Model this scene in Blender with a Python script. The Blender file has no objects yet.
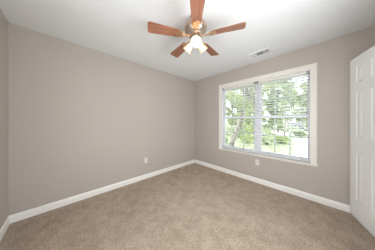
import bpy, math, random
from mathutils import Vector, Matrix, noise
rnd = random.Random(7)
scene = bpy.context.scene
COL = scene.collection
pi = math.pi

# ------------------------------------------------------------------ camera
CAM = Vector((2.62, -2.799, 1.247))
YAW = math.radians(46.26)
cd = bpy.data.cameras.new('camera')
cd.sensor_width = 36.0
cd.lens = 127.4 / 375 * 36
cd.shift_y = -4.0 / 375
cd.clip_start = 0.02
cam = bpy.data.objects.new('camera', cd)
cam.location = CAM
cam.rotation_euler = (pi / 2, 0, YAW)
COL.objects.link(cam)
scene.camera = cam

# ------------------------------------------------------------------ world, sun, exposure
w = bpy.data.worlds.new('sky')
scene.world = w
w.use_nodes = True
nt = w.node_tree
nt.nodes.clear()
bg = nt.nodes.new('ShaderNodeBackground')
wo = nt.nodes.new('ShaderNodeOutputWorld')
SKY_ZENITH = 7.0                        # bright overcast sky, a third as bright at the horizon
bg.inputs['Strength'].default_value = SKY_ZENITH
tcw = nt.nodes.new('ShaderNodeTexCoord')
sep = nt.nodes.new('ShaderNodeSeparateXYZ')
rmp = nt.nodes.new('ShaderNodeMapRange')
rmp.inputs['To Min'].default_value = 0.26
rmp.inputs['To Max'].default_value = 1.0
mxw = nt.nodes.new('ShaderNodeMix')
mxw.data_type = 'RGBA'
mxw.blend_type = 'MULTIPLY'
mxw.inputs['Factor'].default_value = 1.0
mxw.inputs[6].default_value = (0.94, 0.97, 1.0, 1)
nt.links.new(tcw.outputs['Generated'], sep.inputs[0])
nt.links.new(sep.outputs['Z'], rmp.inputs['Value'])
nt.links.new(rmp.outputs['Result'], mxw.inputs[7])
nt.links.new(mxw.outputs[2], bg.inputs['Color'])
nt.links.new(bg.outputs[0], wo.inputs[0])

sd = bpy.data.lights.new('sun', 'SUN')
sd.energy = 4.2
sd.angle = math.radians(3)
sd.color = (1.0, 0.95, 0.85)
sun = bpy.data.objects.new('sun', sd)
sun.rotation_euler = (math.radians(48), 0, math.radians(-25))   # from behind the house onto the trees
sun.location = (0, -6, 9)
COL.objects.link(sun)

# fill light added behind the camera, in a made-up front-wall window
W2X0, W2X1, W2Z0, W2Z1 = 1.55, 3.02, 0.85, 1.80
ad = bpy.data.lights.new('added_fill_front', 'AREA')
ad.shape = 'RECTANGLE'
ad.size, ad.size_y = W2X1 - W2X0 - 0.02, W2Z1 - W2Z0 - 0.02
ad.energy = 26.5
ad.color = (0.97, 0.975, 1.0)
al = bpy.data.objects.new('added_fill_front', ad)
al.location = ((W2X0 + W2X1) / 2, -3.37, (W2Z0 + W2Z1) / 2)
al.rotation_euler = (pi / 2, 0, 0)
COL.objects.link(al)

# second added fill, beside the camera in a made-up right-wall window
W3Y0, W3Y1, W3Z0, W3Z1 = -2.40, -1.36, 0.85, 1.85
bd = bpy.data.lights.new('added_fill_right', 'AREA')
bd.shape = 'RECTANGLE'
bd.size, bd.size_y = W3Z1 - W3Z0 - 0.02, W3Y1 - W3Y0 - 0.02
bd.energy = 41.0
bd.color = (0.92, 0.965, 1.0)
bl_ = bpy.data.objects.new('added_fill_right', bd)
bl_.location = (3.20, (W3Y0 + W3Y1) / 2, (W3Z0 + W3Z1) / 2)
bl_.rotation_euler = (0, pi / 2, 0)
COL.objects.link(bl_)

BULB_WATT = 27.0        # radiance of the three fan bulbs

vs = scene.view_settings
vs.view_transform = 'Standard'
vs.look = 'None'
vs.exposure = 0.20
vs.gamma = 1.0
vs.use_curve_mapping = False


# ------------------------------------------------------------------ helpers
class MB:
    """collects shapes into one mesh"""
    def __init__(self):
        self.v, self.f, self.s = [], [], []

    def add(self, vs_, fs, smooth=False, M=None):
        n = len(self.v)
        for p in vs_:
            p = Vector(p)
            self.v.append(tuple(M @ p if M else p))
        for f in fs:
            self.f.append([i + n for i in f])
            self.s.append(smooth)
        return self

    def box(self, a, b, M=None, bev=0.0):
        x0, y0, z0 = (min(a[i], b[i]) for i in range(3))
        x1, y1, z1 = (max(a[i], b[i]) for i in range(3))
        if bev <= 0:
            v = [(x0, y0, z0), (x1, y0, z0), (x1, y1, z0), (x0, y1, z0),
                 (x0, y0, z1), (x1, y0, z1), (x1, y1, z1), (x0, y1, z1)]
            return self.add(v, [(0, 3, 2, 1), (4, 5, 6, 7), (0, 1, 5, 4), (1, 2, 6, 5), (2, 3, 7, 6), (3, 0, 4, 7)], False, M)
        import bmesh
        bm = bmesh.new()
        bmesh.ops.create_cube(bm, size=1.0)
        for q in bm.verts:
            q.co = Vector(((x0 + x1) / 2 + q.co.x * (x1 - x0), (y0 + y1) / 2 + q.co.y * (y1 - y0), (z0 + z1) / 2 + q.co.z * (z1 - z0)))
        bmesh.ops.bevel(bm, geom=bm.edges[:], offset=bev, segments=2, affect='EDGES', profile=0.5)
        bm.verts.index_update()
        v = [q.co.copy() for q in bm.verts]
        f = [[q.index for q in fc.verts] for fc in bm.faces]
        bm.free()
        return self.add(v, f, False, M)

    def lathe(self, prof, n=32, M=None, smooth=True, wave=None):
        v, f = [], []
        for k, (r, z) in enumerate(prof):
            for i in range(n):
                a = 2 * pi * i / n
                rr = r * (1 + (wave[0] * math.cos(wave[1] * a) * wave[2][k] if wave else 0))
                v.append((rr * math.cos(a), rr * math.sin(a), z))
        for k in range(len(prof) - 1):
            for i in range(n):
                j = (i + 1) % n
                f.append((k * n + i, k * n + j, (k + 1) * n + j, (k + 1) * n + i))
        if prof[0][0] > 1e-6 and wave is None:
            f.append(tuple(reversed(range(n))))
        if prof[-1][0] > 1e-6 and wave is None:
            f.append(tuple((len(prof) - 1) * n + i for i in range(n)))
        return self.add(v, f, smooth, M)

    def tube(self, pts, rad, n=10, M=None):
        pts = [Vector(p) for p in pts]
        if not isinstance(rad, (list, tuple)):
            rad = [rad] * len(pts)
        v, f = [], []
        for k, p in enumerate(pts):
            d = (pts[min(k + 1, len(pts) - 1)] - pts[max(k - 1, 0)]).normalized()
            u = d.orthogonal().normalized() if k == 0 else (u - d * u.dot(d)).normalized()
            t = d.cross(u)
            for i in range(n):
                a = 2 * pi * i / n
                v.append(p + (u * math.cos(a) + t * math.sin(a)) * rad[k])
        for k in range(len(pts) - 1):
            for i in range(n):
                j = (i + 1) % n
                f.append((k * n + i, k * n + j, (k + 1) * n + j, (k + 1) * n + i))
        f.append(tuple(reversed(range(n))))
        f.append(tuple((len(pts) - 1) * n + i for i in range(n)))
        return self.add(v, f, True, M)

    def prism(self, outline, z0, z1, M=None):
        n = len(outline)
        v = [(x, y, z0) for x, y in outline] + [(x, y, z1) for x, y in outline]
        f = [tuple(reversed(range(n))), tuple(range(n, 2 * n))]
        f += [(i, (i + 1) % n, n + (i + 1) % n, n + i) for i in range(n)]
        return self.add(v, f, False, M)

    def extrude(self, prof, a, b, up=Vector((0, 0, 1)), out=None):
        """profile of (out, up) points swept from a to b"""
        a, b = Vector(a), Vector(b)
        n = len(prof)
        v = [a + out * p + up * q for p, q in prof] + [b + out * p + up * q for p, q in prof]
        f = [tuple(reversed(range(n))), tuple(range(n, 2 * n))]
        f += [(i, (i + 1) % n, n + (i + 1) % n, n + i) for i in range(n)]
        return self.add(v, f, False)

    def build(self, name, mat, parent=None, loc=None, recalc=True):
        me = bpy.data.meshes.new(name)
        me.from_pydata(self.v, [], self.f)
        me.polygons.foreach_set('use_smooth', self.s)
        if recalc:
            import bmesh
            bm = bmesh.new()
            bm.from_mesh(me)
            bmesh.ops.recalc_face_normals(bm, faces=bm.faces[:])
            bm.to_mesh(me)
            bm.free()
        me.materials.append(mat)
        me.update()
        o = bpy.data.objects.new(name, me)
        COL.objects.link(o)
        if parent:
            o.parent = parent
        if loc:
            o.location = loc
        return o


def tag(o, label=None, cat=None, group=None, kind=None):
    if label: o['label'] = label
    if cat: o['category'] = cat
    if group: o['group'] = group
    if kind: o['kind'] = kind
    return o


def empty(name, loc=(0, 0, 0), rz=0.0):
    o = bpy.data.objects.new(name, None)
    o.empty_display_size = 0.1
    o.location = loc
    o.rotation_euler = (0, 0, rz)
    COL.objects.link(o)
    return o


def copy_tree(o, parent=None):
    c = o.copy()
    COL.objects.link(c)
    if parent:
        c.parent = parent
    for ch in list(o.children):
        copy_tree(ch, c)
    return c


def nodes(name):
    m = bpy.data.materials.new(name)
    m.use_nodes = True
    t = m.node_tree
    return m, t, t.nodes['Principled BSDF']


def plain(name, col, rough=0.5, metal=0.0, bump=0.0, bscale=60.0, var=0.0, vscale=8.0, spec=0.5):
    m, t, b = nodes(name)
    b.inputs['Roughness'].default_value = rough
    b.inputs['Metallic'].default_value = metal
    b.inputs['Specular IOR Level'].default_value = spec
    b.inputs['Base Color'].default_value = (*col, 1)
    tc = t.nodes.new('ShaderNodeTexCoord')
    if var > 0:
        n = t.nodes.new('ShaderNodeTexNoise')
        n.inputs['Scale'].default_value = vscale
        n.inputs['Detail'].default_value = 4
        t.links.new(tc.outputs['Object'], n.inputs['Vector'])
        r = t.nodes.new('ShaderNodeValToRGB')
        r.color_ramp.elements[0].position = 0.3
        r.color_ramp.elements[1].position = 0.7
        r.color_ramp.elements[0].color = (*[c * (1 - var) for c in col], 1)
        r.color_ramp.elements[1].color = (*[min(1, c * (1 + var)) for c in col], 1)
        t.links.new(n.outputs['Fac'], r.inputs['Fac'])
        t.links.new(r.outputs['Color'], b.inputs['Base Color'])
    if bump > 0:
        n = t.nodes.new('ShaderNodeTexNoise')
        n.inputs['Scale'].default_value = bscale
        n.inputs['Detail'].default_value = 3
        t.links.new(tc.outputs['Object'], n.inputs['Vector'])
        bp = t.nodes.new('ShaderNodeBump')
        bp.inputs['Strength'].default_value = bump
        bp.inputs['Distance'].default_value = 0.01
        t.links.new(n.outputs['Fac'], bp.inputs['Height'])
        t.links.new(bp.outputs['Normal'], b.inputs['Normal'])
    return m


def carpet_mat():
    m, t, b = nodes('carpet')
    b.inputs['Roughness'].default_value = 0.95
    b.inputs['Specular IOR Level'].default_value = 0.1
    tc = t.nodes.new('ShaderNodeTexCoord')

    def ns(scale, det, rough=0.6):
        n = t.nodes.new('ShaderNodeTexNoise')
        n.inputs['Scale'].default_value = scale
        n.inputs['Detail'].default_value = det
        n.inputs['Roughness'].default_value = rough
        t.links.new(tc.outputs['Object'], n.inputs['Vector'])
        return n

    def ramp(n, p0, c0, p1, c1):
        r = t.nodes.new('ShaderNodeValToRGB')
        e = r.color_ramp.elements
        e[0].position, e[1].position = p0, p1
        e[0].color, e[1].color = (*c0, 1), (*c1, 1)
        t.links.new(n.outputs['Fac'], r.inputs['Fac'])
        return r

    def mul(a, c):
        x = t.nodes.new('ShaderNodeMix')
        x.data_type = 'RGBA'
        x.blend_type = 'MULTIPLY'
        x.inputs['Factor'].default_value = 1
        t.links.new(a, x.inputs[6])
        t.links.new(c, x.inputs[7])
        return x.outputs[2]
    fine = ramp(ns(62, 4, 0.85), 0.36, (0.335, 0.265, 0.20), 0.64, (0.69, 0.575, 0.465))
    tread = ramp(ns(7.5, 5, 0.7), 0.38, (0.82, 0.805, 0.785), 0.60, (1, 1, 1))
    wide = ramp(ns(1.7, 3), 0.35, (0.92, 0.91, 0.89), 0.62, (1.0, 1.0, 1.0))
    t.links.new(mul(mul(fine.outputs['Color'], tread.outputs['Color']), wide.outputs['Color']), b.inputs['Base Color'])
    bn = ns(160, 3, 0.8)
    bp = t.nodes.new('ShaderNodeBump')
    bp.inputs['Strength'].default_value = 0.8
    bp.inputs['Distance'].default_value = 0.012
    t.links.new(bn.outputs['Fac'], bp.inputs['Height'])
    t.links.new(bp.outputs['Normal'], b.inputs['Normal'])
    return m


def wood_mat():
    m, t, b = nodes('cherry_wood')
    b.inputs['Roughness'].default_value = 0.38
    tc = t.nodes.new('ShaderNodeTexCoord')
    mp = t.nodes.new('ShaderNodeMapping')
    mp.inputs['Scale'].default_value = (2.2, 34, 8)
    n = t.nodes.new('ShaderNodeTexNoise')
    n.inputs['Scale'].default_value = 2.0
    n.inputs['Detail'].default_value = 5
    n.inputs['Distortion'].default_value = 0.6
    t.links.new(tc.outputs['Object'], mp.inputs['Vector'])
    t.links.new(mp.outputs['Vector'], n.inputs['Vector'])
    r = t.nodes.new('ShaderNodeValToRGB')
    e = r.color_ramp.elements
    e[0].position, e[1].position = 0.32, 0.68
    e[0].color, e[1].color = (0.20, 0.078, 0.05, 1), (0.42, 0.185, 0.11, 1)
    t.links.new(n.outputs['Fac'], r.inputs['Fac'])
    t.links.new(r.outputs['Color'], b.inputs['Base Color'])
    return m


def shade_mat():
    m = bpy.data.materials.new('frosted_glass')
    m.use_nodes = True
    t = m.node_tree
    t.nodes.clear()
    out = t.nodes.new('ShaderNodeOutputMaterial')
    tr = t.nodes.new('ShaderNodeBsdfTransparent')
    tr.inputs['Color'].default_value = (1.0, 0.86, 0.66, 1)
    tl = t.nodes.new('ShaderNodeBsdfTranslucent')
    tl.inputs['Color'].default_value = (0.44, 0.30, 0.165, 1)
    df = t.nodes.new('ShaderNodeBsdfDiffuse')
    df.inputs['Color'].default_value = (0.85, 0.75, 0.60, 1)
    a = t.nodes.new('ShaderNodeMixShader')
    a.inputs[0].default_value = 0.80
    b = t.nodes.new('ShaderNodeMixShader')
    b.inputs[0].default_value = 0.99
    t.links.new(tl.outputs[0], a.inputs[1])
    t.links.new(df.outputs[0], a.inputs[2])
    t.links.new(tr.outputs[0], b.inputs[1])
    t.links.new(a.outputs[0], b.inputs[2])
    t.links.new(b.outputs[0], out.inputs[0])
    return m


def emit_mat(name, col, s):
    m = bpy.data.materials.new(name)
    m.use_nodes = True
    t = m.node_tree
    t.nodes.clear()
    out = t.nodes.new('ShaderNodeOutputMaterial')
    e = t.nodes.new('ShaderNodeEmission')
    e.inputs['Color'].default_value = (*col, 1)
    e.inputs['Strength'].default_value = s
    t.links.new(e.outputs[0], out.inputs[0])
    return m


def pane_mat():
    m = bpy.data.materials.new('window_glass')
    m.use_nodes = True
    t = m.node_tree
    t.nodes.clear()
    out = t.nodes.new('ShaderNodeOutputMaterial')
    tr = t.nodes.new('ShaderNodeBsdfTransparent')
    tr.inputs['Color'].default_value = (0.95, 0.97, 0.96, 1)
    gl = t.nodes.new('ShaderNodeBsdfGlossy')
    gl.inputs['Roughness'].default_value = 0.02
    fr = t.nodes.new('ShaderNodeFresnel')
    fr.inputs['IOR'].default_value = 1.45
    mx = t.nodes.new('ShaderNodeMixShader')
    t.links.new(fr.outputs[0], mx.inputs[0])
    t.links.new(tr.outputs[0], mx.inputs[1])
    t.links.new(gl.outputs[0], mx.inputs[2])
    t.links.new(mx.outputs[0], out.inputs[0])
    return m


def blind_mat():
    """white vinyl that lets a little daylight through"""
    m, t, b = nodes('blind_white')
    b.inputs['Base Color'].default_value = (0.92, 0.92, 0.93, 1)
    b.inputs['Roughness'].default_value = 0.45
    tl = t.nodes.new('ShaderNodeBsdfTranslucent')
    tl.inputs['Color'].default_value = (0.93, 0.94, 0.96, 1)
    mx = t.nodes.new('ShaderNodeMixShader')
    mx.inputs[0].default_value = 0.5
    out = [n for n in t.nodes if n.type == 'OUTPUT_MATERIAL'][0]
    t.links.new(b.outputs[0], mx.inputs[1])
    t.links.new(tl.outputs[0], mx.inputs[2])
    t.links.new(mx.outputs[0], out.inputs[0])
    return m


def leaf_mat(name, c0, c1):
    m = bpy.data.materials.new(name)
    m.use_nodes = True
    t = m.node_tree
    t.nodes.clear()
    out = t.nodes.new('ShaderNodeOutputMaterial')
    tc = t.nodes.new('ShaderNodeTexCoord')
    n = t.nodes.new('ShaderNodeTexNoise')
    n.inputs['Scale'].default_value = 1.6
    n.inputs['Detail'].default_value = 5
    r = t.nodes.new('ShaderNodeValToRGB')
    r.color_ramp.elements[0].position = 0.35
    r.color_ramp.elements[1].position = 0.65
    r.color_ramp.elements[0].color = (*c0, 1)
    r.color_ramp.elements[1].color = (*c1, 1)
    d = t.nodes.new('ShaderNodeBsdfDiffuse')
    tl = t.nodes.new('ShaderNodeBsdfTranslucent')
    mx = t.nodes.new('ShaderNodeMixShader')
    mx.inputs[0].default_value = 0.45
    t.links.new(tc.outputs['Object'], n.inputs['Vector'])
    t.links.new(n.outputs['Fac'], r.inputs['Fac'])
    t.links.new(r.outputs['Color'], d.inputs['Color'])
    t.links.new(r.outputs['Color'], tl.inputs['Color'])
    t.links.new(d.outputs[0], mx.inputs[1])
    t.links.new(tl.outputs[0], mx.inputs[2])
    t.links.new(mx.outputs[0], out.inputs[0])
    return m


M = dict(
    wall=plain('wall_paint', (0.475, 0.43, 0.392), 0.75, bump=0.05, bscale=140, spec=0.25),
    ceiling=plain('ceiling_paint', (0.83, 0.845, 0.86), 0.9, bump=0.06, bscale=120, spec=0.1),
    trim=plain('trim_paint', (0.86, 0.85, 0.83), 0.4),
    cream=plain('casing_paint', (0.76, 0.73, 0.67), 0.4),
    vinyl=plain('white_vinyl', (0.78, 0.79, 0.82), 0.4),
    door=plain('door_paint', (0.89, 0.90, 0.90), 0.45, bump=0.02, bscale=50),
    blind=blind_mat(),
    cord=plain('cord_white', (0.78, 0.78, 0.76), 0.8),
    bracket=plain('bracket_grey', (0.30, 0.30, 0.27), 0.4, 0.5),
    plate=plain('plate_white', (0.74, 0.71, 0.67), 0.35),
    dark=plain('slot_dark', (0.03, 0.03, 0.03), 0.6),
    vent=plain('vent_white', (0.82, 0.82, 0.82), 0.45),
    duct=plain('duct_dark', (0.05, 0.05, 0.05), 0.8),
    carpet=carpet_mat(),
    wood=wood_mat(),
    metal=plain('aged_brass', (0.48, 0.40, 0.34), 0.36, 0.9, var=0.45, vscale=45),
    brass=plain('bright_brass', (0.74, 0.50, 0.34), 0.3, 0.95),
    shade=shade_mat(),
    bulb=emit_mat('bulb_glow', (1.0, 0.90, 0.76), BULB_WATT),
    pane=pane_mat(),
    steel=plain('steel', (0.6, 0.6, 0.6), 0.35, 0.9),
    lawn=plain('lawn', (0.21, 0.235, 0.15), 0.95, bump=0.6, bscale=40, var=0.35, vscale=3, spec=0.1),
    concrete=plain('concrete', (0.62, 0.61, 0.58), 0.9, var=0.1, vscale=2, spec=0.1),
    bark=plain('bark', (0.20, 0.18, 0.17), 0.95, bump=0.8, bscale=14, var=0.35, vscale=6, spec=0.1),
    leaf=[leaf_mat('leaves_yellow_green', (0.27, 0.34, 0.14), (0.50, 0.56, 0.28)),
          leaf_mat('leaves_green', (0.24, 0.31, 0.18), (0.42, 0.49, 0.30)),
          leaf_mat('leaves_pale', (0.36, 0.41, 0.28), (0.58, 0.62, 0.45))],
    car=plain('car_paint', (0.12, 0.125, 0.15), 0.6, 0.0),
    carglass=plain('car_glass', (0.03, 0.04, 0.05), 0.1),
    tyre=plain('tyre', (0.02, 0.02, 0.02), 0.8),
)

# ------------------------------------------------------------------ room shell
XR, YF, H, T = 3.13, -3.30, 2.44, 0.13     # right wall, front wall, ceiling height, wall thickness
WX0, WX1, WZ0, WZ1 = 0.928, 2.512, 0.578, 2.062   # window opening


def structure(name, mb, mat, label=None, parent=None):
    o = mb.build(name, mat, parent)
    o['kind'] = 'structure'
    if label: o['label'] = label
    return o


structure('floor', MB().box((-T, YF - T, -0.12), (XR + T, T, 0)), M['carpet'], 'tan cut-pile carpet covering the bedroom floor')
structure('ceiling', MB().box((-T, YF - T, H), (XR + T, T, H + 0.12)), M['ceiling'], 'plain off-white painted ceiling')
structure('wall_left', MB().box((-T, YF - T, 0), (0, T, H)), M['wall'], 'long blank greige wall with one outlet')
b = MB()
b.box((0, 0, 0), (WX0, T, H)).box((WX1, 0, 0), (XR + T, T, H))
b.box((WX0, 0, 0), (WX1, T, WZ0)).box((WX0, 0, WZ1), (WX1, T, H))
structure('wall_back', b, M['wall'], 'greige wall holding the twin window')
b = MB().box((0, YF - T, 0), (W2X0, YF, H)).box((W2X1, YF - T, 0), (XR + T, YF, H))
b.box((W2X0, YF - T, 0), (W2X1, YF, W2Z0)).box((W2X0, YF - T, W2Z1), (W2X1, YF, H))
structure('wall_front', b, M['wall'], 'pale greige wall at the far left edge')
DY0, DY1, DZ = -1.235, -0.600, 2.07        # doorway in the right wall
b = MB().box((XR, YF, 0), (XR + T, W3Y0, H)).box((XR, W3Y1, 0), (XR + T, DY0, H))
b.box((XR, W3Y0, 0), (XR + T, W3Y1, W3Z0)).box((XR, W3Y0, W3Z1), (XR + T, W3Y1, H)).box((XR, DY1, 0), (XR + T, 0, H)).box((XR, DY0, DZ), (XR + T, DY1, H))
structure('wall_right', b, M['wall'], 'wall behind the open white door')
b = MB().box((XR + T + 0.6, DY0 - 0.35, 0), (XR + T + 0.7, DY1 + 0.35, H)).box((XR + T, DY0 - 0.45, 0), (XR + T + 0.7, DY0 - 0.35, H))
b.box((XR + T, DY1 + 0.35, 0), (XR + T + 0.7, DY1 + 0.45, H)).box((XR + T, DY0 - 0.45, H), (XR + T + 0.7, DY1 + 0.45, H + 0.1))
b.box((XR + T, DY0 - 0.45, -0.1), (XR + T + 0.7, DY1 + 0.45, 0))
structure('wall_closet', b, M['wall'])

# baseboards (profile: out from wall, up)
BB = [(0, 0), (0.014, 0), (0.014, 0.068), (0.011, 0.078), (0.009, 0.088), (0.004, 0.096), (0, 0.096)]
X_, Y_ = Vector((1, 0, 0)), Vector((0, 1, 0))
structure('baseboard_left', MB().extrude(BB, (0, YF, 0), (0, 0, 0), out=X_), M['trim'], 'white baseboard along the long blank wall')
structure('baseboard_back', MB().extrude(BB, (0, 0, 0), (XR, 0, 0), out=-Y_), M['trim'], 'white baseboard under the window')
structure('baseboard_front', MB().extrude(BB, (0, YF, 0), (XR, YF, 0), out=Y_), M['trim'], 'white baseboard at the far left edge')
b = MB().extrude(BB, (XR, YF, 0), (XR, DY0 - 0.06, 0), out=-X_).extrude(BB, (XR, DY1 + 0.06, 0), (XR, 0, 0), out=-X_)
structure('baseboard_right', b, M['trim'])
b = MB().box((XR - 0.016, DY0 - 0.06, 0), (XR, DY0, DZ + 0.06)).box((XR - 0.016, DY1, 0), (XR, DY1 + 0.06, DZ + 0.06))
b.box((XR - 0.016, DY0, DZ), (XR, DY1, DZ + 0.06))
structure('trim_1', b, M['trim'])

# ------------------------------------------------------------------ window
win = empty('window_1', (1.72, 0, WZ0))
tag(win, 'white twin double-hung window with cream casing, covered by blinds', kind='structure')
inv = Matrix.Translation(-Vector(win.location))


def wpart(name, mb, mat, parent=win):
    o = mb.build(name, mat, None)
    o.data.transform(inv)
    o.parent = parent
    return o


CO0, CO1, CT = 0.855, 2.582, 2.142
b = MB()
for x0, x1, e in ((CO0, WX0 + 0.004, 1), (WX1 - 0.004, CO1, -1)):
    xo, xi = (x0, x1) if e > 0 else (x1, x0)
    prof = [(0, 0), (0.022, 0), (0.022, 0.014), (0.016, 0.022), (0.013, 0.058), (0.009, 0.073), (0, 0.073)]
    v0 = [Vector((xo + e * q * (abs(x1 - x0) / 0.073), -p, WZ0)) for p, q in prof]
    n = len(v0)
    v1 = [Vector((p.x, p.y, CT - abs(p.x - xo))) for p in v0]
    b.add(v0 + v1, [tuple(range(n)), tuple(range(n, 2 * n))] + [(i, (i + 1) % n, n + (i + 1) % n, n + i) for i in range(n)])
prof = [(0, 0), (0.022, 0), (0.022, 0.014), (0.016, 0.022), (0.013, 0.058), (0.009, 0.08), (0, 0.08)]
v0 = [Vector((CO0 + q, -p, CT - q)) for p, q in prof]
v1 = [Vector((CO1 - q, -p, CT - q)) for p, q in prof]
n = len(v0)
b.add(v0 + v1, [tuple(range(n)), tuple(range(n, 2 * n))] + [(i, (i + 1) % n, n + (i + 1) % n, n + i) for i in range(n)])
wpart('casing', b, M['cream'])
# jamb liner
b = MB()
b.box((WX0, 0, WZ0), (WX0 + 0.010, T, WZ1)).box((WX1 - 0.010, 0, WZ0), (WX1, T, WZ1)).box((WX0 + 0.01, 0, WZ1 - 0.010), (WX1 - 0.01, T, WZ1))
wpart('jamb', b, M['vinyl'])
b = MB().box((CO0 - 0.012, -0.040, WZ0 - 0.022), (CO1 + 0.012, 0.0, WZ0 + 0.002), bev=0.006)
b.box((WX0, 0.0, WZ0 - 0.002), (WX1, T, WZ0 + 0.002))
wpart('window_sill', b, M['cream'])
wpart('apron', MB().box((CO0 + 0.01, -0.014, WZ0 - 0.042), (CO1 - 0.01, 0, WZ0 - 0.02), bev=0.004), M['cream'])
MX0, MX1 = 1.684, 1.756
wpart('mullion', MB().box((MX0, 0.070, WZ0 + 0.002), (MX1, T, WZ1 - 0.010), bev=0.004), M['vinyl'])


def sash(name, x0, x1, z0, z1, y0, y1, bot, top):
    st = 0.032
    s = MB()
    s.box((x0, y0, z0), (x0 + st, y1, z1)).box((x1 - st, y0, z0), (x1, y1, z1))
    s.box((x0 + st, y0, z0), (x1 - st, y1, z0 + bot)).box((x0 + st, y0, z1 - top), (x1 - st, y1, z1))
    o = wpart(name, s, M['vinyl'])
    ym = (y0 + y1) / 2
    wpart('pane', MB().box((x0 + st, ym - 0.002, z0 + bot), (x1 - st, ym + 0.002, z1 - top)), M['pane'], o)
    g = MB()
    gx0, gx1, gz0, gz1 = x0 + st, x1 - st, z0 + bot, z1 - top
    for k in (1, 2):
        xm = gx0 + (gx1 - gx0) * k / 3
        g.box((xm - 0.009, ym + 0.003, gz0), (xm + 0.009, ym + 0.012, gz1))
    zm = (gz0 + gz1) / 2
    g.box((gx0, ym + 0.003, zm - 0.006), (gx1, ym + 0.0119, zm + 0.006))
    wpart('muntin', g, M['vinyl'], o)


ZM = 1.335
for x0, x1 in ((WX0 + 0.010, MX0), (MX1, WX1 - 0.010)):
    sash('upper_sash', x0, x1, ZM - 0.022, WZ1 - 0.010, 0.103, 0.127, 0.045, 0.045)
    sash('lower_sash', x0, x1, WZ0 + 0.002, ZM + 0.024, 0.074, 0.100, 0.062, 0.048)

# unseen window behind the camera, made up to hold the front fill light
b = MB().box((W2X0 - 0.07, YF, W2Z0 - 0.07), (W2X0, YF + 0.02, W2Z1 + 0.07)).box((W2X1, YF, W2Z0 - 0.07), (W2X1 + 0.07, YF + 0.02, W2Z1 + 0.07))
b.box((W2X0, YF, W2Z1), (W2X1, YF + 0.02, W2Z1 + 0.07)).box((W2X0, YF, W2Z0 - 0.07), (W2X1, YF + 0.02, W2Z0))
xm = (W2X0 + W2X1) / 2
b.box((xm - 0.03, YF - 0.06, W2Z0), (xm + 0.03, YF - 0.02, W2Z1)).box((W2X0, YF - 0.06, 1.30), (W2X1, YF - 0.02, 1.35))
w2 = structure('added_window_front', b, M['cream'])
MB().box((W2X0, YF - 0.10, W2Z0), (W2X1, YF - 0.09, W2Z1)).build('pane', M['pane'], w2)

# made-up window beside the camera, out of view, added around the right fill
b = MB().box((XR - 0.02, W3Y0 - 0.07, W3Z0 - 0.07), (XR, W3Y0, W3Z1 + 0.07)).box((XR - 0.02, W3Y1, W3Z0 - 0.07), (XR, W3Y1 + 0.07, W3Z1 + 0.07))
b.box((XR - 0.02, W3Y0, W3Z1), (XR, W3Y1, W3Z1 + 0.07)).box((XR - 0.02, W3Y0, W3Z0 - 0.07), (XR, W3Y1, W3Z0))
b.box((XR + 0.02, W3Y0, 1.33), (XR + 0.06, W3Y1, 1.37))
w3 = structure('added_window_right', b, M['cream'])
MB().box((XR + 0.09, W3Y0, W3Z0), (XR + 0.10, W3Y1, W3Z1)).build('pane', M['pane'], w3)

# ------------------------------------------------------------------ blinds
def slat_mesh(w_, depth, n, z0, pitch, tilt):
    s = MB()
    k = 5
    for i in range(n):
        z = z0 + i * pitch
        pts = []
        for j in range(k):
            u = (j / (k - 1) - 0.5)
            y, c = u * depth, 0.004 * (1 - 4 * u * u)
            pts.append((y * math.cos(tilt) - c * math.sin(tilt), y * math.sin(tilt) + c * math.cos(tilt)))
        loop = [(y, q + 0.0015) for y, q in pts] + [(y, q - 0.0015) for y, q in reversed(pts)]
        m = len(loop)
        v = [(-w_ / 2, y, z + q) for y, q in loop] + [(w_ / 2, y, z + q) for y, q in loop]
        f = [tuple(range(m)), tuple(reversed(range(m, 2 * m)))] + [(a, (a + 1) % m, m + (a + 1) % m, m + a) for a in range(m)]
        s.add(v, f)
    return s


def blind(x0, x1, label):
    wd = x1 - x0
    top = WZ1 - 0.0115
    root = empty('window_blind', ((x0 + x1) / 2, 0.036, WZ0 + 0.002))
    tag(root, label, 'window blind', 'blinds in the twin window')
    hz = top - (WZ0 + 0.002)
    MB().box((-wd / 2, -0.022, hz - 0.038), (wd / 2, 0.028, hz), bev=0.003).build('headrail', M['cream'], root)
    slat_mesh(wd - 0.006, 0.050, 29, 0.056, 0.0475, math.radians(-10)).build('slats', M['blind'], root)
    MB().box((-wd / 2 + 0.003, -0.023, 0.010), (wd / 2 - 0.003, 0.023, 0.028), bev=0.004).build('bottom_rail', M['vinyl'], root)
    for fx in (-0.38, 0.38):
        c = MB()
        for yy in (-0.0255, 0.0255):
            c.tube([(fx * wd, yy, 0.02), (fx * wd, yy, hz - 0.03)], 0.0012, 5)
        c.build('ladder_cord', M['cord'], root)
    wx = -wd / 2 + 0.055
    MB().tube([(wx, -0.031, hz - 0.03), (wx, -0.033, hz - 0.06), (wx, -0.033, hz - 0.72)], [0.003, 0.004, 0.004], 8).build('tilt_wand', M['cord'], root)
    lx = wd / 2 - 0.06
    lc = MB().tube([(lx, -0.029, hz - 0.03), (lx, -0.030, hz - 0.80)], 0.0014, 5)
    lc.lathe([(0.001, 0), (0.005, -0.004), (0.007, -0.03), (0.001, -0.034)], 10, Matrix.Translation((lx, -0.030, hz - 0.79)))
    lc.build('lift_cord', M['cord'], root)
    for s in (-1, 1):
        xa = s * (wd / 2 - 0.018)
        MB().box((xa - 0.0165, -0.026, hz - 0.041), (xa + 0.0165, -0.0215, hz + 0.001), bev=0.001).build('bracket', M['bracket'], root)
    return root


blind(WX0 + 0.013, 1.704, 'white slatted blind over the left half of the window, nearer the room corner')
blind(1.716, WX1 - 0.013, 'white slatted blind over the right half of the window, nearer the door')

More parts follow.
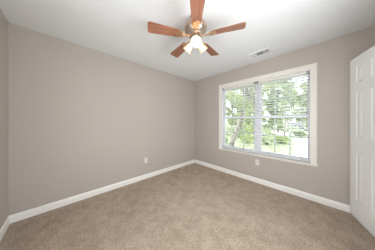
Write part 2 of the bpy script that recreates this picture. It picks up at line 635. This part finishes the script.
# ------------------------------------------------------------------ door
D0 = Vector((2.893, -0.034, 0))
DD = Vector((0.295, -0.9555, 0)).normalized()
DW, DH, DT = 0.61, 2.036, 0.035
ang = math.atan2(DD.y, DD.x)
door = empty('door_1', D0 + Vector((0, 0, 0.014)), ang)
tag(door, 'white six-panel door standing open at the right edge', kind='structure')
b = MB()
cx = [0, 0.122, 0.240, 0.370, 0.488, DW]
cz = [0, 0.236, 0.826, 1.024, 1.602, 1.716, 1.922, DH]
panels = [(1, 1), (1, 3), (1, 5), (3, 1), (3, 3), (3, 5)]
for side in (0, 1):
    # local +x runs along the door; the room side is -y
    def P(x, z, d):
        return (x, d if side == 0 else DT - d, z)
    for i in range(5):
        for j in range(7):
            q = (cx[i], cx[i + 1], cz[j], cz[j + 1])
            if (i, j) in panels:
                rings = [(0, 0), (0.004, 0.003), (0.010, 0.006), (0.016, 0.0075), (0.024, 0.0075), (0.042, 0.003), (0.046, 0.0025)]
                rr = []
                for ins, dep in rings:
                    x0, x1, z0, z1 = q[0] + ins, q[1] - ins, q[2] + ins, q[3] - ins
                    rr.append([P(x0, z0, dep), P(x1, z0, dep), P(x1, z1, dep), P(x0, z1, dep)])
                for a, c in zip(rr, rr[1:]):
                    for k in range(4):
                        b.add([a[k], a[(k + 1) % 4], c[(k + 1) % 4], c[k]], [(0, 1, 2, 3)])
                b.add(rr[-1], [(0, 1, 2, 3)])
            else:
                b.add([P(q[0], q[2], 0), P(q[1], q[2], 0), P(q[1], q[3], 0), P(q[0], q[3], 0)], [(0, 1, 2, 3)])
b.add([(0, 0, 0), (0, DT, 0), (0, DT, DH), (0, 0, DH)], [(0, 1, 2, 3)])
b.add([(DW, 0, 0), (DW, DT, 0), (DW, DT, DH), (DW, 0, DH)], [(0, 1, 2, 3)])
b.add([(0, 0, 0), (DW, 0, 0), (DW, DT, 0), (0, DT, 0)], [(0, 1, 2, 3)])
b.add([(0, 0, DH), (DW, 0, DH), (DW, DT, DH), (0, DT, DH)], [(0, 1, 2, 3)])
import bmesh
slab = b.build('door_slab', M['door'], door)
bm = bmesh.new()
bm.from_mesh(slab.data)
bmesh.ops.remove_doubles(bm, verts=bm.verts[:], dist=1e-5)
bmesh.ops.recalc_face_normals(bm, faces=bm.faces[:])
bm.to_mesh(slab.data)
bm.free()
for z in (0.22, 1.0, 1.80):
    MB().tube([(DW + 0.006, DT + 0.004, z - 0.045), (DW + 0.006, DT + 0.004, z + 0.045)], 0.006, 10).build('hinge', M['steel'], door)

# ------------------------------------------------------------------ outlets
def outlet(name, loc, rz, label):
    root = empty(name, loc, rz)         # local -y faces the room
    tag(root, label, 'wall outlet', 'wall outlets')
    MB().box((-0.036, -0.006, -0.0585), (0.036, 0, 0.0585), bev=0.003).build('cover_plate', M['plate'], root)
    for s in (-1, 1):
        z = s * 0.0195
        ol = []
        for k in range(24):
            a = 2 * pi * k / 24
            ol.append((0.0165 * math.cos(a), max(-0.0135, min(0.0135, 0.0165 * math.sin(a)))))
        r = MB().prism(ol, 0.006, 0.0078, Matrix.Translation((0, 0, z)) @ Matrix.Rotation(pi / 2, 4, 'X')).build('socket', M['plate'], root)
        sl = MB()
        sl.box((-0.0075, -0.0082, z - 0.001), (-0.0055, -0.0075, z + 0.007)).box((0.0055, -0.0082, z), (0.0075, -0.0075, z + 0.006))
        sl.box((-0.002, -0.0082, z - 0.009), (0.002, -0.0075, z - 0.005))
        sl.build('slot', M['dark'], r)
    MB().lathe([(0.0028, 0), (0.0028, 0.001), (0.001, 0.0015)], 12, Matrix.Translation((0, -0.006, 0)) @ Matrix.Rotation(pi / 2, 4, 'X')).build('screw', M['steel'], root)
    return root


outlet('wall_outlet', (0, -1.540, 0.394), -pi / 2 + pi, 'small white outlet plate low on the long blank wall')
outlet('wall_outlet.001', (1.735, 0, 0.412), 0, 'small white outlet plate on the wall below the window')

# ------------------------------------------------------------------ ceiling vent
vent = empty('ceiling_vent', (1.880, -0.335, H))
tag(vent, 'white rectangular air vent in the ceiling above the window', 'air vent')
VW, VD, VB = 0.165, 0.088, 0.022
b = MB()
prof = [(0, 0), (0.0, -0.003), (0.006, -0.009), (VB, -0.011), (VB, 0)]
def ringpts(ins, z):
    return [(-VW + ins, -VD + ins, z), (VW - ins, -VD + ins, z), (VW - ins, VD - ins, z), (-VW + ins, VD - ins, z)]
rings = [ringpts(p, z) for p, z in prof]
for a, c in zip(rings, rings[1:] + rings[:1]):
    for k in range(4):
        b.add([a[k], a[(k + 1) % 4], c[(k + 1) % 4], c[k]], [(0, 1, 2, 3)])
b.build('vent_frame', M['vent'], vent)
MB().box((-VW + VB, -VD + VB, -0.0012), (VW - VB, VD - VB, -0.0004)).build('duct_opening', M['duct'], vent)
iw, idp = VW - VB, VD - VB
thirds = [(-iw, -iw / 3, -62, 'x'), (-iw / 3, iw / 3, 0, 'y'), (iw / 3, iw, 34, 'x')]
for x0, x1, tilt, ax in thirds:
    s = MB()
    if ax == 'x':
        nn = 7
        for k in range(nn):
            xc = x0 + (x1 - x0) * (k + 0.5) / nn
            s.box((-0.0065, -idp + 0.001, -0.0006), (0.0065, idp - 0.001, 0.0006), Matrix.Translation((xc, 0, -0.0062)) @ Matrix.Rotation(math.radians(tilt * 0.7), 4, 'Y'))
    else:
        nn = 6
        for k in range(nn):
            yc = -idp + 2 * idp * (k + 0.5) / nn
            s.box((x0 + 0.001, -0.0055, -0.0006), (x1 - 0.001, 0.0055, 0.0006), Matrix.Translation((0, yc, -0.0062)) @ Matrix.Rotation(math.radians(50), 4, 'X'))
    s.build('louvers', M['vent'], vent)
for sx in (-1, 1):
    MB().lathe([(0.004, 0), (0.004, -0.0015), (0.001, -0.0025)], 12, Matrix.Translation((sx * (VW - 0.010), 0, -0.010))).build('screw', M['steel'], vent)

# ------------------------------------------------------------------ ceiling fan
FX, FY, ZB = 1.613, -1.706, 2.2254
tocam = math.atan2(CAM.y - FY, CAM.x - FX)
fan = empty('ceiling_fan', (FX, FY, H))
tag(fan, 'five-blade ceiling fan with cherry wood blades, brass motor and three lit glass shades', 'ceiling fan')
zl = lambda z: z - H
hp = [(0.076, 2.44), (0.080, 2.432), (0.074, 2.412), (0.070, 2.402), (0.088, 2.395), (0.104, 2.384), (0.117, 2.367), (0.125, 2.346),
      (0.128, 2.340), (0.128, 2.310), (0.124, 2.304), (0.121, 2.290), (0.108, 2.272), (0.092, 2.262), (0.088, 2.256), (0.06, 2.253)]
MB().lathe([(r, zl(z)) for r, z in hp], 48).build('motor_housing', M['metal'], fan)
# decorative fins round the housing
b = MB()
for k in range(30):
    a = 2 * pi * k / 30
    b.box((0.120, -0.006, zl(2.310)), (0.1305, 0.006, zl(2.340)), Matrix.Rotation(a, 4, 'Z'), bev=0.002)
b.build('housing_fins', M['brass'], fan)
MB().lathe([(0.05, zl(2.253)), (0.082, zl(2.252)), (0.084, zl(2.244)), (0.080, zl(2.238)), (0.045, zl(2.237))], 40).build('flywheel', M['metal'], fan)
MB().lathe([(0.046, zl(2.2375)), (0.050, zl(2.232)), (0.052, zl(2.205)), (0.047, zl(2.196)), (0.036, zl(2.192)), (0.036, zl(2.186)), (0.05, zl(2.182)),
            (0.054, zl(2.17)), (0.046, zl(2.155)), (0.026, zl(2.145)), (0.012, zl(2.134)), (0.004, zl(2.128))], 36).build('switch_housing', M['metal'], fan)


def blade_outline():
    pts = []
    r0, r1, w0, w1 = 0.172, 0.533, 0.048, 0.066
    for k in range(9):                     # rounded root
        a = pi / 2 + pi * k / 8
        pts.append((r0 + 0.022 * (1 + math.cos(a)), w0 * math.sin(a)))
    rc = 0.028
    for k in range(7):
        a = -pi / 2 + (pi / 2) * k / 6
        pts.append((r1 - rc + rc * math.cos(a), -w1 + rc + rc * math.sin(a)))
    for k in range(7):
        a = (pi / 2) * k / 6
        pts.append((r1 - rc + rc * math.cos(a), w1 - rc + rc * math.sin(a)))
    return pts


bo = blade_outline()
PITCH = math.radians(11)
blade0 = arm0 = None
for k in range(5):
    a = tocam + math.radians(2.2) + k * 2 * pi / 5
    if k == 0:
        blade0 = MB().prism(bo, -0.003, 0.003).build('blade', M['wood'], fan)
        ab = MB()
        ab.prism([(0.070, -0.016), (0.105, -0.010), (0.140, -0.012), (0.165, -0.034), (0.200, -0.040), (0.232, -0.030), (0.243, 0),
                  (0.232, 0.030), (0.200, 0.040), (0.165, 0.034), (0.140, 0.012), (0.105, 0.010), (0.070, 0.016)], -0.0085, -0.0032)
        ab.lathe([(0.004, -0.006), (0.016, -0.0075), (0.020, -0.011), (0.012, -0.016), (0.002, -0.018)], 16, Matrix.Translation((0.150, 0, 0)))
        ab.lathe([(0.003, -0.006), (0.013, -0.008), (0.015, -0.011), (0.002, -0.015)], 14, Matrix.Translation((0.095, 0, 0)))
        for sy in (-0.02, 0.02):
            ab.lathe([(0.007, -0.008), (0.006, -0.011), (0.001, -0.012)], 12, Matrix.Translation((0.205, sy, 0)))
        ab.lathe([(0.007, -0.008), (0.006, -0.011), (0.001, -0.012)], 12, Matrix.Translation((0.230, 0, 0)))
        arm0 = ab.build('blade_arm', M['brass'], fan)
        bl, ar = blade0, arm0
    else:
        bl, ar = blade0.copy(), arm0.copy()
        COL.objects.link(bl)
        COL.objects.link(ar)
        bl.parent = ar.parent = fan
    for o in (bl, ar):
        o.location = (0, 0, zl(ZB + 0.004))
        o.rotation_euler = (PITCH, 0, a)

# lights
LT = math.radians(45)
for k in range(3):
    a = tocam + math.radians(3) + k * 2 * pi / 3
    R3 = Matrix.Rotation(a, 4, 'Z')
    base = R3 @ Vector((0.042, 0, zl(2.172)))
    # axis: outward and down
    ax = R3 @ Vector((math.cos(LT), 0, -math.sin(LT)))
    MB().tube([R3 @ Vector((0.030, 0, zl(2.178))), base, base + ax * 0.022], [0.011, 0.012, 0.017], 14).build('lamp_arm', M['brass'], fan)
    q = Vector((0, 0, 1)).rotation_difference(ax).to_matrix().to_4x4()
    Mx = Matrix.Translation(base + ax * 0.018) @ q
    sp = [(0.019, 0.0), (0.024, 0.010), (0.032, 0.024), (0.037, 0.042), (0.040, 0.060), (0.046, 0.078), (0.056, 0.092), (0.0585, 0.095)]
    wv = (0.05, 8, [0, 0, 0, 0.1, 0.25, 0.5, 0.9, 1.0])
    sh = MB().lathe(sp, 48, Mx, wave=wv).build('glass_shade', M['shade'], fan)
    bp_ = [(0.002, 0.012), (0.010, 0.013), (0.012, 0.024), (0.018, 0.036), (0.0235, 0.050), (0.0235, 0.060), (0.018, 0.071), (0.008, 0.077), (0.001, 0.078)]
    MB().lathe(bp_, 20, Mx).build('light_bulb', M['bulb'], fan)
for sx, ln in ((0.03, 0.10), (-0.03, 0.13)):
    a = tocam + pi / 2.4
    p = Vector((0.049 * math.cos(a), 0.049 * math.sin(a), 0)) * (1 if sx > 0 else -1)
    c = MB().tube([(p.x, p.y, zl(2.215)), (p.x * 1.1, p.y * 1.1, zl(2.205)), (p.x * 1.1, p.y * 1.1, zl(2.205 - ln))], 0.0011, 5)
    c.lathe([(0.001, 0), (0.004, -0.004), (0.005, -0.012), (0.001, -0.018)], 10, Matrix.Translation((p.x * 1.1, p.y * 1.1, zl(2.205 - ln))))
    c.build('pull_chain', M['brass'], fan)

# ------------------------------------------------------------------ outdoors
GZ = -0.5


def spot(px, d, z=GZ):
    """ground point that stands at bearing px of the frame, d metres out"""
    t = (px - 187.5) / 127.4
    return Vector((CAM.x + d * (-0.7225 + 0.6914 * t), CAM.y + d * (0.6915 + 0.7224 * t), z))


structure('ground', MB().box((-60, T, GZ - 0.2), (60, 90, GZ)), M['lawn'], 'sunlit lawn outside the window')
# pale driveway to the right
a0, a1, a2, a3 = spot(293, 6.4), spot(330, 5.6), spot(322, 13), spot(294, 12.5)
b = MB().prism([(p.x, p.y) for p in (a0, a1, a2, a3)], GZ, GZ + 0.02)
o = structure('driveway', b, M['concrete'], 'pale driveway beyond the lawn outside the window')
a0, a1, a2, a3 = spot(262, 16.5), spot(330, 14.5), spot(330, 20), spot(262, 24)
structure('street', MB().prism([(p.x, p.y) for p in (a0, a1, a2, a3)], GZ, GZ + 0.015), M['concrete'])


def leaves(mb, c, rx, rz, n, size, r):
    for _ in range(n):
        while True:
            p = Vector((r.uniform(-1, 1), r.uniform(-1, 1), r.uniform(-1, 1)))
            if 0.25 < p.length < 1:
                break
        q = Vector((c[0] + p.x * rx, c[1] + p.y * rx, c[2] + p.z * rz))
        s = size * r.uniform(0.6, 1.35)
        u = Vector((r.gauss(0, 1), r.gauss(0, 1), r.gauss(0, 0.6))).normalized()
        v = u.orthogonal().normalized()
        v = (Matrix.Rotation(r.uniform(0, 2 * pi), 3, u) @ v)
        wv = u.cross(v) * 0.42
        mid = q + u * s * 0.08
        mb.add([q - v * s, mid + wv * s, q + v * s, mid - wv * s, mid - u * s * 0.12], [(0, 1, 4), (1, 2, 4), (2, 3, 4), (3, 0, 4)])


def tree(px, d, h, crown_r, n, size, mat, label, lean=(0, 0), tr=0.16, crown_lo=0.35, seed=1, group='trees outside the window', clumps=26):
    r = random.Random(seed)
    base = spot(px, d)
    root = empty('tree', base)
    tag(root, label, 'tree', group)
    top = Vector((lean[0], lean[1], h * 0.85))
    pts, rad = [], []
    for k in range(9):
        f = k / 8
        pts.append(Vector((top.x * f + 0.05 * h * 0.1 * math.sin(3 * f + seed), top.y * f, h * 0.85 * f)))
        rad.append(tr * (1 - 0.8 * f))
    pts[0].z = -0.05
    t = MB().tube(pts, rad, 10)
    cl = []
    for k in range(clumps):
        f = r.uniform(crown_lo, 1.0)
        a = r.uniform(0, 2 * pi)
        rr = crown_r * r.uniform(0.15, 1.0) * (1 - 0.35 * abs(f - 0.6))
        c = Vector((top.x * f + rr * math.cos(a), top.y * f + rr * math.sin(a), h * f))
        cl.append(c)
        if k % 3 == 0:
            g = max(0.2, f - 0.18)
            s = Vector((top.x * g, top.y * g, h * 0.85 * g))
            t.tube([s, s.lerp(c, 0.5) + Vector((0, 0, 0.06 * h)), c], [tr * 0.35, tr * 0.22, tr * 0.08], 6)
    t.build('trunk', M['bark'], root)
    lf = MB()
    for c in cl:
        leaves(lf, c, crown_r * 0.34, crown_r * 0.26, n // clumps, size, r)
    lf.build('foliage', mat, root, recalc=False)
    return root


side = Vector((0.6914, 0.7224))
tree(230.5, 8.6, 7.0, 1.55, 2400, 0.10, M['leaf'][0], 'near tree with a grey trunk leaning right, seen through the left blind',
     lean=(side.x * 2.2, side.y * 2.2), tr=0.17, crown_lo=0.40, seed=3, group='near trees outside the window')
tree(254, 12.4, 6.5, 1.2, 2000, 0.10, M['leaf'][0], 'slim yellow-green tree just left of the window mullion', tr=0.08, crown_lo=0.16, seed=5,
     group='near trees outside the window')
tree(284, 14.3, 6.0, 1.2, 2000, 0.10, M['leaf'][1], 'green tree seen through the middle of the right blind', lean=(0.3, 0.2), tr=0.09, crown_lo=0.18, seed=8,
     group='near trees outside the window')
lab = 'leafy green tree in the woods behind the lawn outside the window'
far = [(204, 19.5, 8), (241, 19.5, 9), (278, 20, 8.5), (316, 19.5, 8), (214, 26, 10), (244, 26, 10.5), (272, 26.5, 10), (303, 27, 10), (334, 26.5, 10),
       (208, 33, 12), (232, 33, 12), (257, 33.5, 12), (283, 33.5, 12.5), (309, 34, 12), (335, 33.5, 12)]
for i, (px, d, h) in enumerate(far):
    tree(px, d, h, 2.0, 3200, 0.24, M['leaf'][(2, 0, 1)[i % 3]], lab, lean=(rnd.uniform(-0.3, 0.3), rnd.uniform(-0.3, 0.3)), tr=0.15, crown_lo=0.05, seed=20 + i,
         group='woods behind the lawn', clumps=26)


def shrub(px, d, r_, seed):
    root = empty('shrub', spot(px, d))
    tag(root, 'low rounded green shrub on the lawn outside the window', 'shrub', 'shrubs on the lawn')
    r = random.Random(seed)
    lf, st = MB(), MB()
    for k in range(9):
        a = r.uniform(0, 2 * pi)
        c = Vector((r_ * 0.55 * math.cos(a), r_ * 0.55 * math.sin(a), r_ * r.uniform(0.45, 0.95)))
        leaves(lf, c, r_ * 0.5, r_ * 0.4, 70, 0.09, r)
        st.tube([(0, 0, -0.03), c * 0.5, c], [0.02, 0.014, 0.006], 6)
    lf.build('foliage', M['leaf'][seed % 3], root, recalc=False)
    st.build('stem', M['bark'], root)


for i, (px, d, r_) in enumerate([(216, 11.8, 0.5), (239, 13.2, 0.7), (264, 15.0, 0.8), (272, 12.2, 0.5), (300, 14, 0.55),
                              (226, 16.2, 1.1), (250, 16.9, 1.0), (291, 16.6, 0.9), (208, 14.2, 0.9),
                              (248, 10.2, 0.6), (223, 9.8, 0.4), (267, 9.4, 0.5), (282, 10.0, 0.5)]):
    shrub(px, d, r_, 60 + i)


def car(px, d, rz):
    root = empty('car', spot(px, d, GZ + 0.015), rz)
    tag(root, 'small grey car parked beyond the driveway, seen through the right blind', 'car')
    b = MB()
    side_ = [(-2.1, 0.35), (-2.12, 0.75), (-1.95, 0.98), (-1.7, 1.02), (-1.25, 1.45), (0.35, 1.48), (0.95, 1.02), (1.85, 0.88), (2.1, 0.65), (2.1, 0.35)]
    W = 0.84
    n = len(side_)
    v = []
    for s in (-1, 1):
        for x, z in side_:
            v.append((x, s * W * (1 - max(0, z - 0.95) * 0.28), z))
    f = [tuple(range(n)), tuple(reversed(range(n, 2 * n)))] + [(i, (i + 1) % n, n + (i + 1) % n, n + i) for i in range(n)]
    b.add(v, f).build('body', M['car'], root)
    for s in (-1, 1):
        g = MB()
        gl = [(-1.45, 1.06), (-1.12, 1.38), (0.28, 1.41), (0.72, 1.06)]
        vv = [(x, s * (W * (1 - max(0, z - 0.95) * 0.28) + 0.004), z) for x, z in gl]
        vv += [(x, s * (W * (1 - max(0, z - 0.95) * 0.28) - 0.01), z) for x, z in gl]
        g.add(vv, [(0, 1, 2, 3), (7, 6, 5, 4), (0, 1, 5, 4), (1, 2, 6, 5), (2, 3, 7, 6), (3, 0, 4, 7)]).build('side_window', M['carglass'], root)
        for x in (-1.3, 1.3):
            w_ = MB().lathe([(0.05, -0.1), (0.28, -0.1), (0.32, -0.06), (0.32, 0.06), (0.28, 0.1), (0.05, 0.1)], 24,
                            Matrix.Translation((x, s * 0.76, 0.32)) @ Matrix.Rotation(pi / 2, 4, 'X')).build('wheel', M['tyre'], root)
            MB().lathe([(0.02, -0.105), (0.18, -0.105), (0.2, -0.09), (0.2, 0.09), (0.18, 0.105), (0.02, 0.105)], 20,
                       Matrix.Translation((x, s * 0.76, 0.32)) @ Matrix.Rotation(pi / 2, 4, 'X')).build('hubcap', M['steel'], w_)
    for nm, a_, c_ in (('rear_window', (-1.30, 1.40), (-1.62, 1.11)), ('windscreen', (0.42, 1.425), (0.86, 1.11))):
        wv = [W * (1 - (z - 0.95) * 0.28) - 0.07 for z in (a_[1], c_[1])]
        e = 0.012 if nm == 'windscreen' else -0.012
        vv = [(a_[0] + e, -wv[0], a_[1] + 0.012), (a_[0] + e, wv[0], a_[1] + 0.012), (c_[0] + e, wv[1], c_[1] + 0.012), (c_[0] + e, -wv[1], c_[1] + 0.012)]
        vv += [(x - e * 2, y, z - 0.02) for x, y, z in vv]
        MB().add(vv, [(0, 1, 2, 3), (7, 6, 5, 4), (0, 1, 5, 4), (1, 2, 6, 5), (2, 3, 7, 6), (3, 0, 4, 7)]).build(nm, M['carglass'], root)
    for s in (-1, 1):
        MB().box((2.06, s * 0.55 - 0.16, 0.62), (2.115, s * 0.55 + 0.16, 0.72), bev=0.01).build('headlight', M['plate'], root)


car(296.5, 22, math.radians(75))
